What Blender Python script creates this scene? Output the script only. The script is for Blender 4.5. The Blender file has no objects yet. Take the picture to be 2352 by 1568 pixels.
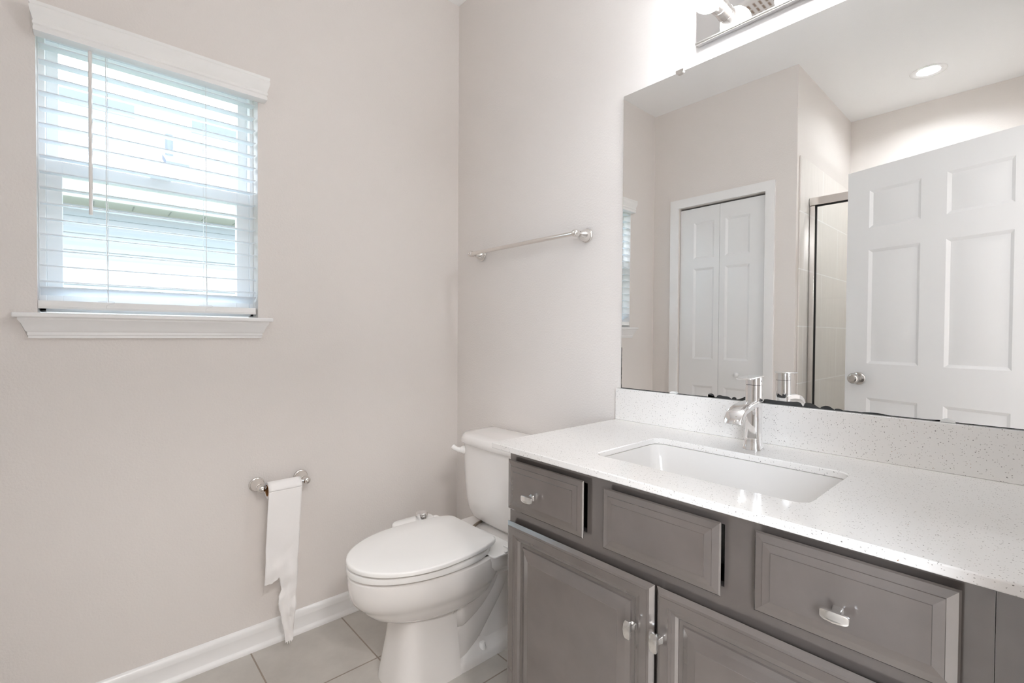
import bpy, bmesh, math, random
from mathutils import Vector, Matrix
random.seed(7)
S = bpy.context.scene
COL = S.collection
R = math.radians

# ---------------------------------------------------------------- camera
cam_d = bpy.data.cameras.new('camera')
cam_d.sensor_width = 36.0
cam_d.lens = 1098.75 * 36.0 / 2352.0
cam_d.clip_start = 0.01
cam = bpy.data.objects.new('camera', cam_d)
COL.objects.link(cam)
yaw, pit, rol = R(48.072), R(-0.8752), R(0.3611)
fw = Vector((-math.sin(yaw) * math.cos(pit), math.cos(yaw) * math.cos(pit), math.sin(pit)))
rt = Vector((math.cos(yaw), math.sin(yaw), 0))
up = rt.cross(fw)
r2 = rt * math.cos(rol) + up * math.sin(rol)
u2 = -rt * math.sin(rol) + up * math.cos(rol)
m = Matrix((r2, u2, -fw)).transposed().to_4x4()
m.translation = Vector((1.9389, -1.3798, 1.1704))
cam.matrix_world = m
S.camera = cam

# ---------------------------------------------------------------- view, world, sun, fill lamps
S.view_settings.view_transform = 'Standard'
S.view_settings.look = 'None'
S.view_settings.gamma = 1.0
S.view_settings.use_curve_mapping = False
S.view_settings.exposure = 0.85
S.cycles.use_denoising = True
S.cycles.max_bounces = 16
S.cycles.diffuse_bounces = 12
S.cycles.glossy_bounces = 8
S.cycles.transparent_max_bounces = 16
S.cycles.sample_clamp_indirect = 10.0
S.cycles.caustics_reflective = False
S.cycles.caustics_refractive = False

world = bpy.data.worlds.new('sky')
S.world = world
world.use_nodes = True
bg = world.node_tree.nodes['Background']
bg.inputs['Color'].default_value = (0.80, 0.90, 1.0, 1)
bg.inputs['Strength'].default_value = 4.6

def lamp(name, kind, loc, rot, energy, color, **kw):
    d = bpy.data.lights.new(name, kind)
    d.energy = energy
    d.color = color
    for k, v in kw.items():
        setattr(d, k, v)
    o = bpy.data.objects.new(name, d)
    COL.objects.link(o)
    o.location = loc
    o.rotation_euler = rot
    return o

lamp('sun', 'SUN', (8, -3, 10), (0, R(42), R(-14)), 4.5, (1.0, 0.97, 0.92), angle=R(0.6))
# cool fill added in the unseen bedroom for daylight through the open doorway
lamp('bedroom_cool_fill', 'AREA', (3.05, -2.80, 1.55), (R(80), 0, R(34)), 62.0, (0.80, 0.895, 1.0),
     shape='RECTANGLE', size=1.2, size_y=1.5)
lamp('bedroom_overhead_fill', 'AREA', (3.2, -1.35, 2.70), (0, 0, 0), 26.0, (1.0, 0.98, 0.96),
     shape='DISK', size=0.5)  # added overhead fill in the unseen bedroom, no fixture modelled

BULB_W = 26.5       # strength of each frosted globe
CAN_W = 300.0       # strength of the recessed lens

# ---------------------------------------------------------------- materials
def mat(name, color, rough=0.5, metal=0.0, spec=0.5, coat=0.0, bump=None, **kw):
    mt = bpy.data.materials.new(name)
    mt.use_nodes = True
    nt = mt.node_tree
    b = nt.nodes['Principled BSDF']
    b.inputs['Base Color'].default_value = (*color, 1)
    b.inputs['Roughness'].default_value = rough
    b.inputs['Metallic'].default_value = metal
    b.inputs['Specular IOR Level'].default_value = spec
    b.inputs['Coat Weight'].default_value = coat
    b.inputs['Coat Roughness'].default_value = 0.05
    if bump:
        sc, st, dist = bump
        tc = nt.nodes.new('ShaderNodeTexCoord')
        n = nt.nodes.new('ShaderNodeTexNoise')
        n.inputs['Scale'].default_value = sc
        n.inputs['Detail'].default_value = 2.0
        nt.links.new(tc.outputs['Object'], n.inputs['Vector'])
        bp = nt.nodes.new('ShaderNodeBump')
        bp.inputs['Strength'].default_value = st
        bp.inputs['Distance'].default_value = dist
        nt.links.new(n.outputs['Fac'], bp.inputs['Height'])
        nt.links.new(bp.outputs['Normal'], b.inputs['Normal'])
    if 'emit' in kw:
        b.inputs['Emission Color'].default_value = (*kw['emit'], 1)
        b.inputs['Emission Strength'].default_value = kw['estr']
    return mt

def tint(mt, scale, amount, stretch=(1, 1, 1)):
    """soft tonal variation of a material's own colour"""
    nt = mt.node_tree
    b = nt.nodes['Principled BSDF']
    c = b.inputs['Base Color'].default_value[:3]
    tc = nt.nodes.new('ShaderNodeTexCoord')
    mp = nt.nodes.new('ShaderNodeMapping')
    mp.inputs['Scale'].default_value = stretch
    n = nt.nodes.new('ShaderNodeTexNoise')
    n.inputs['Scale'].default_value = scale
    n.inputs['Detail'].default_value = 5
    rp = nt.nodes.new('ShaderNodeValToRGB')
    rp.color_ramp.elements[0].position = 0.3
    rp.color_ramp.elements[1].position = 0.7
    rp.color_ramp.elements[0].color = (*[x * (1 - amount) for x in c], 1)
    rp.color_ramp.elements[1].color = (*[min(1, x * (1 + amount)) for x in c], 1)
    nt.links.new(tc.outputs['Object'], mp.inputs['Vector'])
    nt.links.new(mp.outputs[0], n.inputs['Vector'])
    nt.links.new(n.outputs['Fac'], rp.inputs['Fac'])
    nt.links.new(rp.outputs['Color'], b.inputs['Base Color'])
    return mt

M = {}
M['wall'] = mat('painted_wall', (0.775, 0.738, 0.712), 0.55, spec=0.3, bump=(150, 0.42, 0.0025))
M['ceiling'] = mat('ceiling_paint', (0.92, 0.925, 0.93), 0.7, spec=0.2, bump=(150, 0.2, 0.002))
M['trim'] = mat('white_trim_paint', (0.87, 0.87, 0.87), 0.25)
M['door'] = mat('white_door_paint', (0.81, 0.815, 0.82), 0.32, bump=(60, 0.04, 0.001))
M['porcelain'] = mat('porcelain', (0.82, 0.795, 0.775), 0.07, coat=0.4)
M['seat'] = mat('seat_plastic', (0.88, 0.87, 0.855), 0.16)
M['basin'] = mat('basin_ceramic', (0.76, 0.74, 0.72), 0.08, coat=0.3)
M['cab'] = tint(mat('stained_cabinet', (0.114, 0.096, 0.087), 0.22, spec=1.0, coat=1.0), 9, 0.10)
M['cab'].node_tree.nodes['Principled BSDF'].inputs['Coat IOR'].default_value = 1.8
M['cab'].node_tree.nodes['Principled BSDF'].inputs['Coat Roughness'].default_value = 0.14
M['cab_shade'] = mat('painted_edge_shade', (0.018, 0.014, 0.012), 0.5, spec=0.2)  # near-black colour painted in for the shade behind drawer and door fronts
M['nickel'] = mat('satin_nickel', (0.80, 0.77, 0.74), 0.18, metal=1)
M['pull'] = mat('pull_nickel', (0.86, 0.85, 0.83), 0.24, metal=1)
M['chrome'] = mat('chrome', (0.86, 0.85, 0.85), 0.03, metal=1)
M['knobn'] = mat('door_knob_nickel', (0.55, 0.53, 0.51), 0.16, metal=1)
M['mirror'] = mat('mirror_silver', (0.95, 0.955, 0.95), 0.0, metal=1)
M['mirror_edge'] = mat('mirror_edge', (0.25, 0.27, 0.27), 0.2)
M['desilver'] = mat('desilvered_edge', (0.035, 0.036, 0.037), 0.25)
M['plastic'] = mat('clear_plastic', (0.75, 0.75, 0.74), 0.15)
M['paper'] = mat('tissue_paper', (0.90, 0.885, 0.88), 0.9, spec=0.1, bump=(260, 0.25, 0.001))
M['core'] = mat('cardboard', (0.42, 0.20, 0.08), 0.9, spec=0.1)
M['slat'] = mat('blind_slat', (0.88, 0.88, 0.87), 0.35)
M['slat_thin'] = mat('blind_slat_thin', (0.88, 0.88, 0.87), 0.35)
_nt = M['slat_thin'].node_tree
_tl = _nt.nodes.new('ShaderNodeBsdfTranslucent'); _tl.inputs['Color'].default_value = (0.86, 0.92, 0.98, 1)
_mx = _nt.nodes.new('ShaderNodeMixShader'); _mx.inputs[0].default_value = 0.42
_nt.links.new(_nt.nodes['Principled BSDF'].outputs[0], _mx.inputs[1]); _nt.links.new(_tl.outputs[0], _mx.inputs[2])
_nt.links.new(_mx.outputs[0], _nt.nodes['Material Output'].inputs['Surface'])
M['cord'] = mat('blind_cord', (0.82, 0.82, 0.82), 0.7)
M['wand'] = mat('wand_plastic', (0.80, 0.77, 0.75), 0.2)
M['vinyl'] = mat('window_vinyl', (0.92, 0.93, 0.94), 0.3)
M['black'] = mat('dark_rubber', (0.02, 0.02, 0.02), 0.6)
M['closet'] = mat('closet_interior', (0.3, 0.29, 0.28), 0.9)
M['braid'] = tint(mat('braided_hose', (0.28, 0.23, 0.18), 0.4, metal=0.7), 400, 0.5)
M['bulb'] = mat('frosted_bulb', (1, 1, 1), 0.4, emit=(0.94, 0.975, 1.0), estr=BULB_W)
M['lens'] = mat('recessed_lens', (1, 1, 1), 0.4, emit=(0.94, 0.975, 1.0), estr=CAN_W)
M['siding'] = mat('siding', (0.235, 0.25, 0.26), 0.6)
M['shingle'] = mat('shingle', (0.52, 0.51, 0.50), 0.9)
M['soffit'] = mat('soffit', (0.39, 0.38, 0.35), 0.6)
M['roofvent'] = mat('roof_vent_metal', (0.085, 0.10, 0.13), 0.5)
M['groove'] = mat('soffit_slot', (0.22, 0.22, 0.20), 0.6)
M['gutter'] = mat('gutter_metal', (0.34, 0.36, 0.36), 0.5)
M['grass'] = tint(mat('lawn', (0.13, 0.16, 0.08), 0.9), 4, 0.4)
M['grille'] = mat('fan_grille', (0.82, 0.81, 0.79), 0.4)
M['slot'] = mat('fan_slot', (0.30, 0.21, 0.15), 0.8)

def glass_mat(name, tintc, fr=1.45):
    mt = bpy.data.materials.new(name)
    mt.use_nodes = True
    nt = mt.node_tree
    nt.nodes.clear()
    out = nt.nodes.new('ShaderNodeOutputMaterial')
    tr = nt.nodes.new('ShaderNodeBsdfTransparent')
    tr.inputs['Color'].default_value = (*tintc, 1)
    gl = nt.nodes.new('ShaderNodeBsdfGlossy')
    gl.inputs['Roughness'].default_value = 0.0
    # Schlick reflectance from the facing angle, alike on both sides of the pane
    lw = nt.nodes.new('ShaderNodeLayerWeight')
    pw = nt.nodes.new('ShaderNodeMath'); pw.operation = 'POWER'
    nt.links.new(lw.outputs['Facing'], pw.inputs[0]); pw.inputs[1].default_value = 5.0
    fz = nt.nodes.new('ShaderNodeMath'); fz.operation = 'MULTIPLY_ADD'
    nt.links.new(pw.outputs[0], fz.inputs[0]); fz.inputs[1].default_value = 0.90; fz.inputs[2].default_value = 0.04
    lw.inputs['Blend'].default_value = 0.5
    mx = nt.nodes.new('ShaderNodeMixShader')
    nt.links.new(fz.outputs[0], mx.inputs[0])
    nt.links.new(tr.outputs[0], mx.inputs[1])
    nt.links.new(gl.outputs[0], mx.inputs[2])
    nt.links.new(mx.outputs[0], out.inputs['Surface'])
    return mt
M['glass'] = glass_mat('window_glass', (0.97, 0.985, 0.99))
M['shower_glass'] = glass_mat('shower_glass', (0.985, 0.99, 0.985))

def tile_mat(name, c1, c2, mortar, bw, bh, off, msize, rough, axes='XY', offset=(0, 0, 0), mott=0.05, stretch=(1, 1, 1)):
    mt = bpy.data.materials.new(name)
    mt.use_nodes = True
    nt = mt.node_tree
    b = nt.nodes['Principled BSDF']
    b.inputs['Roughness'].default_value = rough
    tc = nt.nodes.new('ShaderNodeTexCoord')
    sx = nt.nodes.new('ShaderNodeSeparateXYZ')
    cx = nt.nodes.new('ShaderNodeCombineXYZ')
    nt.links.new(tc.outputs['Object'], sx.inputs[0])
    for i, a in enumerate(axes):
        ad = nt.nodes.new('ShaderNodeMath')
        ad.operation = 'ADD'
        ad.inputs[1].default_value = offset[i]
        nt.links.new(sx.outputs[a], ad.inputs[0])
        nt.links.new(ad.outputs[0], cx.inputs[i])
    br = nt.nodes.new('ShaderNodeTexBrick')
    br.offset = off
    br.inputs['Scale'].default_value = 1.0
    br.inputs['Brick Width'].default_value = bw
    br.inputs['Row Height'].default_value = bh
    br.inputs['Mortar Size'].default_value = msize
    br.inputs['Mortar Smooth'].default_value = 0.1
    br.inputs['Color1'].default_value = (*c1, 1)
    br.inputs['Color2'].default_value = (*c2, 1)
    br.inputs['Mortar'].default_value = (*mortar, 1)
    nt.links.new(cx.outputs[0], br.inputs['Vector'])
    mp = nt.nodes.new('ShaderNodeMapping')
    mp.inputs['Scale'].default_value = stretch
    n = nt.nodes.new('ShaderNodeTexNoise')
    n.inputs['Scale'].default_value = 7
    n.inputs['Detail'].default_value = 8
    n.inputs['Roughness'].default_value = 0.65
    nt.links.new(tc.outputs['Object'], mp.inputs['Vector'])
    nt.links.new(mp.outputs[0], n.inputs['Vector'])
    rp = nt.nodes.new('ShaderNodeValToRGB')
    rp.color_ramp.elements[0].position = 0.3
    rp.color_ramp.elements[1].position = 0.7
    rp.color_ramp.elements[0].color = (1 - mott, 1 - mott, 1 - mott, 1)
    rp.color_ramp.elements[1].color = (1 + mott, 1 + mott, 1 + mott, 1)
    nt.links.new(n.outputs['Fac'], rp.inputs['Fac'])
    mx = nt.nodes.new('ShaderNodeMix')
    mx.data_type = 'RGBA'
    mx.blend_type = 'MULTIPLY'
    mx.inputs['Factor'].default_value = 1.0
    nt.links.new(br.outputs['Color'], mx.inputs['A'])
    nt.links.new(rp.outputs['Color'], mx.inputs['B'])
    nt.links.new(mx.outputs['Result'], b.inputs['Base Color'])
    bp = nt.nodes.new('ShaderNodeBump')
    bp.invert = True
    bp.inputs['Strength'].default_value = 0.35
    bp.inputs['Distance'].default_value = 0.002
    nt.links.new(br.outputs['Fac'], bp.inputs['Height'])
    nt.links.new(bp.outputs['Normal'], b.inputs['Normal'])
    return mt
M['floor'] = tile_mat('floor_tile', (0.505, 0.478, 0.443), (0.525, 0.498, 0.463), (0.30, 0.25, 0.205),
                      0.352, 0.337, 0.0, 0.0028, 0.35, 'XY', (3.52 - 0.347, 3.37 + 0.592, 0), 0.09)
M['stile'] = tile_mat('shower_tile', (0.78, 0.745, 0.71), (0.79, 0.755, 0.72), (0.92, 0.91, 0.90),
                      0.69, 0.343, 0.5, 0.0035, 0.3, 'YZ', (5.0, 3.43 - 0.2, 0), 0.05, (1, 9, 0.6))
M['stile_b'] = tile_mat('shower_tile_rear', (0.78, 0.745, 0.71), (0.79, 0.755, 0.72), (0.92, 0.91, 0.90),
                        0.69, 0.343, 0.5, 0.0035, 0.3, 'XZ', (5.0, 3.43 - 0.2, 0), 0.05, (9, 1, 0.6))
M['roof'] = tile_mat('roof_shingles', (0.165, 0.17, 0.178), (0.180, 0.180, 0.184), (0.10, 0.107, 0.118),
                     60.0, 0.145, 0.37, 0.020, 0.9, 'YX', (30.0, 29.0, 0), 0.25, (1, 6, 1))

def quartz_mat():
    mt = mat('quartz', (0.79, 0.77, 0.75), 0.10, spec=0.5)
    nt = mt.node_tree
    b = nt.nodes['Principled BSDF']
    tc = nt.nodes.new('ShaderNodeTexCoord')
    prev = None
    base = (0.79, 0.77, 0.75, 1)
    nz = nt.nodes.new('ShaderNodeTexNoise'); nz.inputs['Scale'].default_value = 420
    nt.links.new(tc.outputs['Object'], nz.inputs['Vector'])
    dz = nt.nodes.new('ShaderNodeVectorMath'); dz.operation = 'MULTIPLY_ADD'
    nt.links.new(nz.outputs['Color'], dz.inputs[0]); dz.inputs[1].default_value = (0.004, 0.004, 0.004)
    nt.links.new(tc.outputs['Object'], dz.inputs[2])
    for sc, thr, gate, colr in ((330, 0.29, 0.78, (0.43, 0.41, 0.385, 1)), (210, 0.16, 0.965, (0.36, 0.20, 0.11, 1)),
                                (240, 0.24, 0.94, (0.22, 0.21, 0.20, 1))):
        v = nt.nodes.new('ShaderNodeTexVoronoi')
        v.inputs['Scale'].default_value = sc
        nt.links.new(dz.outputs[0], v.inputs['Vector'])
        lt = nt.nodes.new('ShaderNodeMath'); lt.operation = 'LESS_THAN'
        lt.inputs[1].default_value = thr
        nt.links.new(v.outputs['Distance'], lt.inputs[0])
        sp = nt.nodes.new('ShaderNodeSeparateColor')
        nt.links.new(v.outputs['Color'], sp.inputs[0])
        gt = nt.nodes.new('ShaderNodeMath'); gt.operation = 'GREATER_THAN'
        gt.inputs[1].default_value = gate
        nt.links.new(sp.outputs[0], gt.inputs[0])
        ml = nt.nodes.new('ShaderNodeMath'); ml.operation = 'MULTIPLY'
        nt.links.new(lt.outputs[0], ml.inputs[0]); nt.links.new(gt.outputs[0], ml.inputs[1])
        mx = nt.nodes.new('ShaderNodeMix'); mx.data_type = 'RGBA'
        nt.links.new(ml.outputs[0], mx.inputs['Factor'])
        if prev: nt.links.new(prev, mx.inputs['A'])
        else: mx.inputs['A'].default_value = base
        mx.inputs['B'].default_value = colr
        prev = mx.outputs['Result']
    nt.links.new(prev, b.inputs['Base Color'])
    return mt
M['quartz'] = quartz_mat()

# ---------------------------------------------------------------- mesh helpers
def obj(name, bm, material, parent=None, smooth=None, bevel=None):
    me = bpy.data.meshes.new(name)
    bmesh.ops.recalc_face_normals(bm, faces=bm.faces)
    bm.to_mesh(me)
    bm.free()
    if isinstance(material, (list, tuple)):
        for x in material: me.materials.append(x)
    else:
        me.materials.append(material)
    o = bpy.data.objects.new(name, me)
    COL.objects.link(o)
    if parent is not None: o.parent = parent
    if bevel:
        md = o.modifiers.new('bevel', 'BEVEL')
        md.width = bevel[0]; md.segments = bevel[1]; md.limit_method = 'ANGLE'; md.angle_limit = R(35)
    if smooth is not None:
        for p in me.polygons: p.use_smooth = True
        me.set_sharp_from_angle(angle=R(smooth))
    return o

def nb(): return bmesh.new()

def box(bm, a, b):
    x0, y0, z0 = a; x1, y1, z1 = b
    v = [bm.verts.new(p) for p in ((x0, y0, z0), (x1, y0, z0), (x1, y1, z0), (x0, y1, z0),
                                   (x0, y0, z1), (x1, y0, z1), (x1, y1, z1), (x0, y1, z1))]
    for f in ((3, 2, 1, 0), (4, 5, 6, 7), (0, 1, 5, 4), (1, 2, 6, 5), (2, 3, 7, 6), (3, 0, 4, 7)):
        bm.faces.new([v[i] for i in f])
    return bm

def loft(bm, rings, cap0=True, cap1=True, closed=True):
    vr = [[bm.verts.new(p) for p in r] for r in rings]
    n = len(vr[0])
    for a, b in zip(vr[:-1], vr[1:]):
        for i in range(n if closed else n - 1):
            j = (i + 1) % n
            bm.faces.new((a[i], a[j], b[j], b[i]))
    if cap0: bm.faces.new(list(reversed(vr[0])))
    if cap1: bm.faces.new(vr[-1])
    return vr

def frame_of(d):
    d = Vector(d).normalized()
    a = Vector((0, 0, 1)) if abs(d.z) < 0.9 else Vector((1, 0, 0))
    u = d.cross(a).normalized()
    return u, d.cross(u).normalized()

def lathe(bm, origin, axis, prof, n=32, cap0=True, cap1=True):
    """prof: list of (distance along axis, radius)"""
    o = Vector(origin); d = Vector(axis).normalized(); u, w = frame_of(d)
    rings = []
    for t, r in prof:
        r = max(r, 1e-5)
        rings.append([o + d * t + (u * math.cos(2 * math.pi * i / n) + w * math.sin(2 * math.pi * i / n)) * r for i in range(n)])
    loft(bm, rings, cap0, cap1)

def tube(bm, pts, rad, n=12, cap=True):
    pts = [Vector(p) for p in pts]
    rads = rad if isinstance(rad, (list, tuple)) else [rad] * len(pts)
    rings = []
    u = None
    for i, p in enumerate(pts):
        d = (pts[min(i + 1, len(pts) - 1)] - pts[max(i - 1, 0)]).normalized()
        if u is None: u, w = frame_of(d)
        else:
            u = (u - d * u.dot(d)).normalized()
        w = d.cross(u)
        rings.append([p + (u * math.cos(2 * math.pi * k / n) + w * math.sin(2 * math.pi * k / n)) * rads[i] for k in range(n)])
    loft(bm, rings, cap, cap)

def catmull(pts, k=8):
    P = [Vector(p) for p in pts]
    P = [P[0] * 2 - P[1]] + P + [P[-1] * 2 - P[-2]]
    out = []
    for i in range(1, len(P) - 2):
        for j in range(k):
            t = j / k
            a, b, c, d = P[i - 1:i + 3]
            out.append(0.5 * ((2 * b) + (c - a) * t + (2 * a - 5 * b + 4 * c - d) * t * t + (3 * b - a - 3 * c + d) * t ** 3))
    out.append(P[-2])
    return out

def sphere(bm, c, r, sc=(1, 1, 1), u=32, v=20):
    ret = bmesh.ops.create_uvsphere(bm, u_segments=u, v_segments=v, radius=r)
    for q in ret['verts']:
        q.co = Vector((q.co.x * sc[0], q.co.y * sc[1], q.co.z * sc[2])) + Vector(c)

def nested(bm, x0, x1, z0, z1, loops, fy):
    """nested rectangles facing -y; loops = (inset, depth) with depth measured behind the front plane y = fy"""
    vr = []
    for ins, dep in loops:
        vr.append([bm.verts.new((x, fy + dep, z)) for x, z in ((x0 + ins, z0 + ins), (x1 - ins, z0 + ins), (x1 - ins, z1 - ins), (x0 + ins, z1 - ins))])
    for a, b in zip(vr[:-1], vr[1:]):
        for i in range(4):
            j = (i + 1) % 4
            bm.faces.new((a[i], a[j], b[j], b[i]))
    bm.faces.new(vr[-1])
    return vr

def panel_leaf(bm, w, h, t, cols, rows, loops):
    """door leaf 0..w, 0..h, front at y=0 and back at y=-t with moulded panels on both faces"""
    xs = sorted({0, w, *[c for q in cols for c in q]}); zs = sorted({0, h, *[c for q in rows for c in q]})
    for y, s in ((0, -1), (-t, 1)):
        for i in range(len(xs) - 1):
            for j in range(len(zs) - 1):
                a, b, c, d = xs[i], xs[i + 1], zs[j], zs[j + 1]
                if any(abs(a - q[0]) < 1e-6 for q in cols) and any(abs(c - q[0]) < 1e-6 for q in rows):
                    vr = []
                    for ins, dep in loops:
                        vr.append([bm.verts.new((x, y + s * dep, z)) for x, z in ((a + ins, c + ins), (b - ins, c + ins), (b - ins, d - ins), (a + ins, d - ins))])
                    for p, q in zip(vr[:-1], vr[1:]):
                        for k in range(4):
                            bm.faces.new((p[k], p[(k + 1) % 4], q[(k + 1) % 4], q[k]))
                    bm.faces.new(vr[-1])
                else:
                    bm.faces.new([bm.verts.new(p) for p in ((a, y, c), (b, y, c), (b, y, d), (a, y, d))])
    for (a, b) in (((0, 0), (w, 0)), ((w, 0), (w, h)), ((w, h), (0, h)), ((0, h), (0, 0))):
        bm.faces.new([bm.verts.new(p) for p in ((a[0], 0, a[1]), (b[0], 0, b[1]), (b[0], -t, b[1]), (a[0], -t, a[1]))])
    bmesh.ops.remove_doubles(bm, verts=bm.verts, dist=1e-5)

def struct(o, label=None, cat=None):
    o['kind'] = 'structure'
    if label: o['label'] = label
    if cat: o['category'] = cat
    return o

def tag(o, label, cat, group=None):
    o['label'] = label; o['category'] = cat
    if group: o['group'] = group
    return o

def empty(name, loc, label=None, cat=None, group=None):
    o = bpy.data.objects.new(name, None)
    COL.objects.link(o)
    o.location = loc
    o.empty_display_size = 0.1
    if label: tag(o, label, cat, group)
    return o

def part(name, bm, material, root, **kw):
    """a child mesh whose vertices were written in world coordinates"""
    o = obj(name, bm, material, root, **kw)
    w = root
    off = Vector((0, 0, 0))
    while w is not None:
        off += Vector(w.location)
        w = w.parent
    o.location = -off
    return o

# ---------------------------------------------------------------- room shell
H = 2.77
XR = 1.96          # right wall
YF = -1.776        # wall facing the mirror
XA = 0.9465        # side wall of the shower alcove
YS = -2.918        # rear wall of the shower
TZ = 2.245         # top of the shower tile

b = nb(); box(b, (-0.12, YS - 0.12, -0.1), (5.0, 0.12, 0.0)); struct(obj('floor', b, M['floor']))
RX, RY, RH = 1.446, -2.432, 0.057                      # recessed light opening
b = nb()
box(b, (-0.12, YS - 0.12, H), (RX - RH, 0.12, H + 0.1)); box(b, (RX + RH, YS - 0.12, H), (5.0, 0.12, H + 0.1))
box(b, (RX - RH, YS - 0.12, H), (RX + RH, RY - RH, H + 0.1)); box(b, (RX - RH, RY + RH, H), (RX + RH, 0.12, H + 0.1))
struct(obj('ceiling', b, M['ceiling']))

WY0, WY1, WZ0, WZ1 = -1.4755, -0.8975, 1.2095, 2.075   # window opening
b = nb()
box(b, (-0.14, YF - 0.12, 0), (0, WY0, H)); box(b, (-0.14, WY1, 0), (0, 0.12, H))
box(b, (-0.14, WY0, 0), (0, WY1, WZ0)); box(b, (-0.14, WY0, WZ1), (0, WY1, H))
struct(obj('wall_left', b, M['wall']))
b = nb(); box(b, (0, 0, 0), (XR + 0.12, 0.12, H)); struct(obj('wall_back', b, M['wall']))
CX0, CX1, CZ = 0.197, 0.775, 2.062                     # closet opening
b = nb()
box(b, (0, YF - 0.12, 0), (CX0, YF, H)); box(b, (CX1, YF - 0.12, 0), (XA, YF, H)); box(b, (CX0, YF - 0.12, CZ), (CX1, YF, H))
struct(obj('wall_front', b, M['wall']))
b = nb(); box(b, (XA - 0.12, YS, TZ), (XA, YF - 0.12, H)); box(b, (XA - 0.12, YS, 0), (XA - 0.0, YF - 0.12, TZ))
struct(obj('wall_shower_left', b, M['wall']))
b = nb(); box(b, (XA - 0.12, YS - 0.12, 0), (XR + 0.12, YS, H)); struct(obj('wall_shower_rear', b, M['wall']))
DY0, DY1, DZ = -1.478, -0.706, 2.055                   # doorway
b = nb()
box(b, (XR, YS, 0), (XR + 0.12, DY0, H)); box(b, (XR, DY1, 0), (XR + 0.12, 0.0, H)); box(b, (XR, DY0, DZ), (XR + 0.12, DY1, H))
struct(obj('wall_right', b, M['wall']))
# tiled lining of the shower
b = nb(); box(b, (XA, YS, 0), (XA + 0.009, YF - 0.04, TZ)); struct(obj('wall_shower_tile_left', b, M['stile'], bevel=(0.003, 2)))
b = nb(); box(b, (XA + 0.009, YS, 0), (XR, YS + 0.009, TZ)); struct(obj('wall_shower_tile_rear', b, M['stile_b']))
b = nb(); box(b, (XR - 0.009, YS + 0.009, 0), (XR, YF - 0.04, TZ)); struct(obj('wall_shower_tile_right', b, M['stile']))
# bedroom beyond the doorway
b = nb()
box(b, (XR + 0.12, 0.0, 0), (4.9, 0.12, H)); box(b, (XR + 0.12, YS - 0.12, 0), (4.9, YS, H)); box(b, (4.8, YS, 0), (4.9, 0.0, H))
struct(obj('wall_bedroom', b, M['wall']))
b = nb()
box(b, (CX0 - 0.02, YF - 0.62, 0), (CX1 + 0.02, YF - 0.6, H)); box(b, (CX0 - 0.04, YF - 0.62, 0), (CX0 - 0.02, YF - 0.12, H))
box(b, (CX1 + 0.02, YF - 0.62, 0), (CX1 + 0.04, YF - 0.12, H))
struct(obj('wall_closet', b, M['closet']))

# baseboards: colonial profile with shoe mould
def base_profile(hb=0.088):
    return [(0.0, 0.0), (0.022, 0.0), (0.022, 0.006), (0.019, 0.013), (0.0135, 0.017), (0.012, 0.02), (0.012, 0.060), (0.0125, 0.063),
            (0.0105, 0.069), (0.0105, 0.074), (0.0075, 0.080), (0.004, 0.0855), (0.0, hb)]
def baseboard(name, p0, p1, inward):
    b = nb()
    p0 = Vector(p0); p1 = Vector(p1); n = Vector(inward)
    loft(b, [[p + n * d + Vector((0, 0, z)) for d, z in base_profile()] for p in (p0, p1)])
    struct(obj(name, b, M['trim'], smooth=40))
baseboard('baseboard_left', (0, YF, 0), (0, 0, 0), (1, 0, 0))
baseboard('baseboard_back', (0.022, 0, 0), (0.99, 0, 0), (0, -1, 0))
baseboard('baseboard_front', (0.022, YF, 0), (0.140, YF, 0), (0, 1, 0))
baseboard('baseboard_corner', (0.839, YF, 0), (XA, YF, 0), (0, 1, 0))

# ---------------------------------------------------------------- window
win = struct(empty('window_1', (-0.09, (WY0 + WY1) / 2, WZ0)), 'white vinyl double-hung window behind the open blind', 'window')
b = nb()
fy0, fy1, fz0, fz1 = WY0, WY1, WZ0 + 0.02, WZ1
for a, c in (((-0.135, fy0, fz0), (-0.062, fy0 + 0.017, fz1)), ((-0.135, fy1 - 0.013, fz0), (-0.062, fy1, fz1)),
             ((-0.135, fy0, fz1 - 0.018), (-0.062, fy1, fz1)), ((-0.135, fy0, fz0), (-0.062, fy1, fz0 + 0.03))):
    box(b, a, c)
part('frame', b, M['vinyl'], win, bevel=(0.002, 2))
def sash(name, x0, x1, y0, y1, z0, z1, gy0, gy1, gz0, gz1):
    b = nb()
    rings = []
    for x, e in ((x0, 0), (x1, 0)):
        pass
    box(b, (x0, y0, z0), (x1, gy0, z1)); box(b, (x0, gy1, z0), (x1, y1, z1))
    box(b, (x0, gy0, z0), (x1, gy1, gz0)); box(b, (x0, gy0, gz1), (x1, gy1, z1))
    s = part(name, b, M['vinyl'], win, bevel=(0.0015, 2))
    g = nb(); xm = (x0 + x1) / 2
    box(g, (xm - 0.002, gy0 - 0.004, gz0 - 0.004), (xm + 0.002, gy1 + 0.004, gz1 + 0.004))
    part('pane', g, M['glass'], s)
    return s
sash('upper_sash', -0.128, -0.105, -1.4585, -0.9105, 1.652, 2.056, -1.431, -0.9405, 1.690, 2.046)
sash('lower_sash', -0.100, -0.072, -1.4585, -0.9105, 1.2595, 1.688, -1.4225, -0.951, 1.285, 1.645)
b = nb(); box(b, (-0.072, -1.21, 1.684), (-0.06, -1.15, 1.696)); part('sash_lock', b, M['vinyl'], win, bevel=(0.003, 2))

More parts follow.
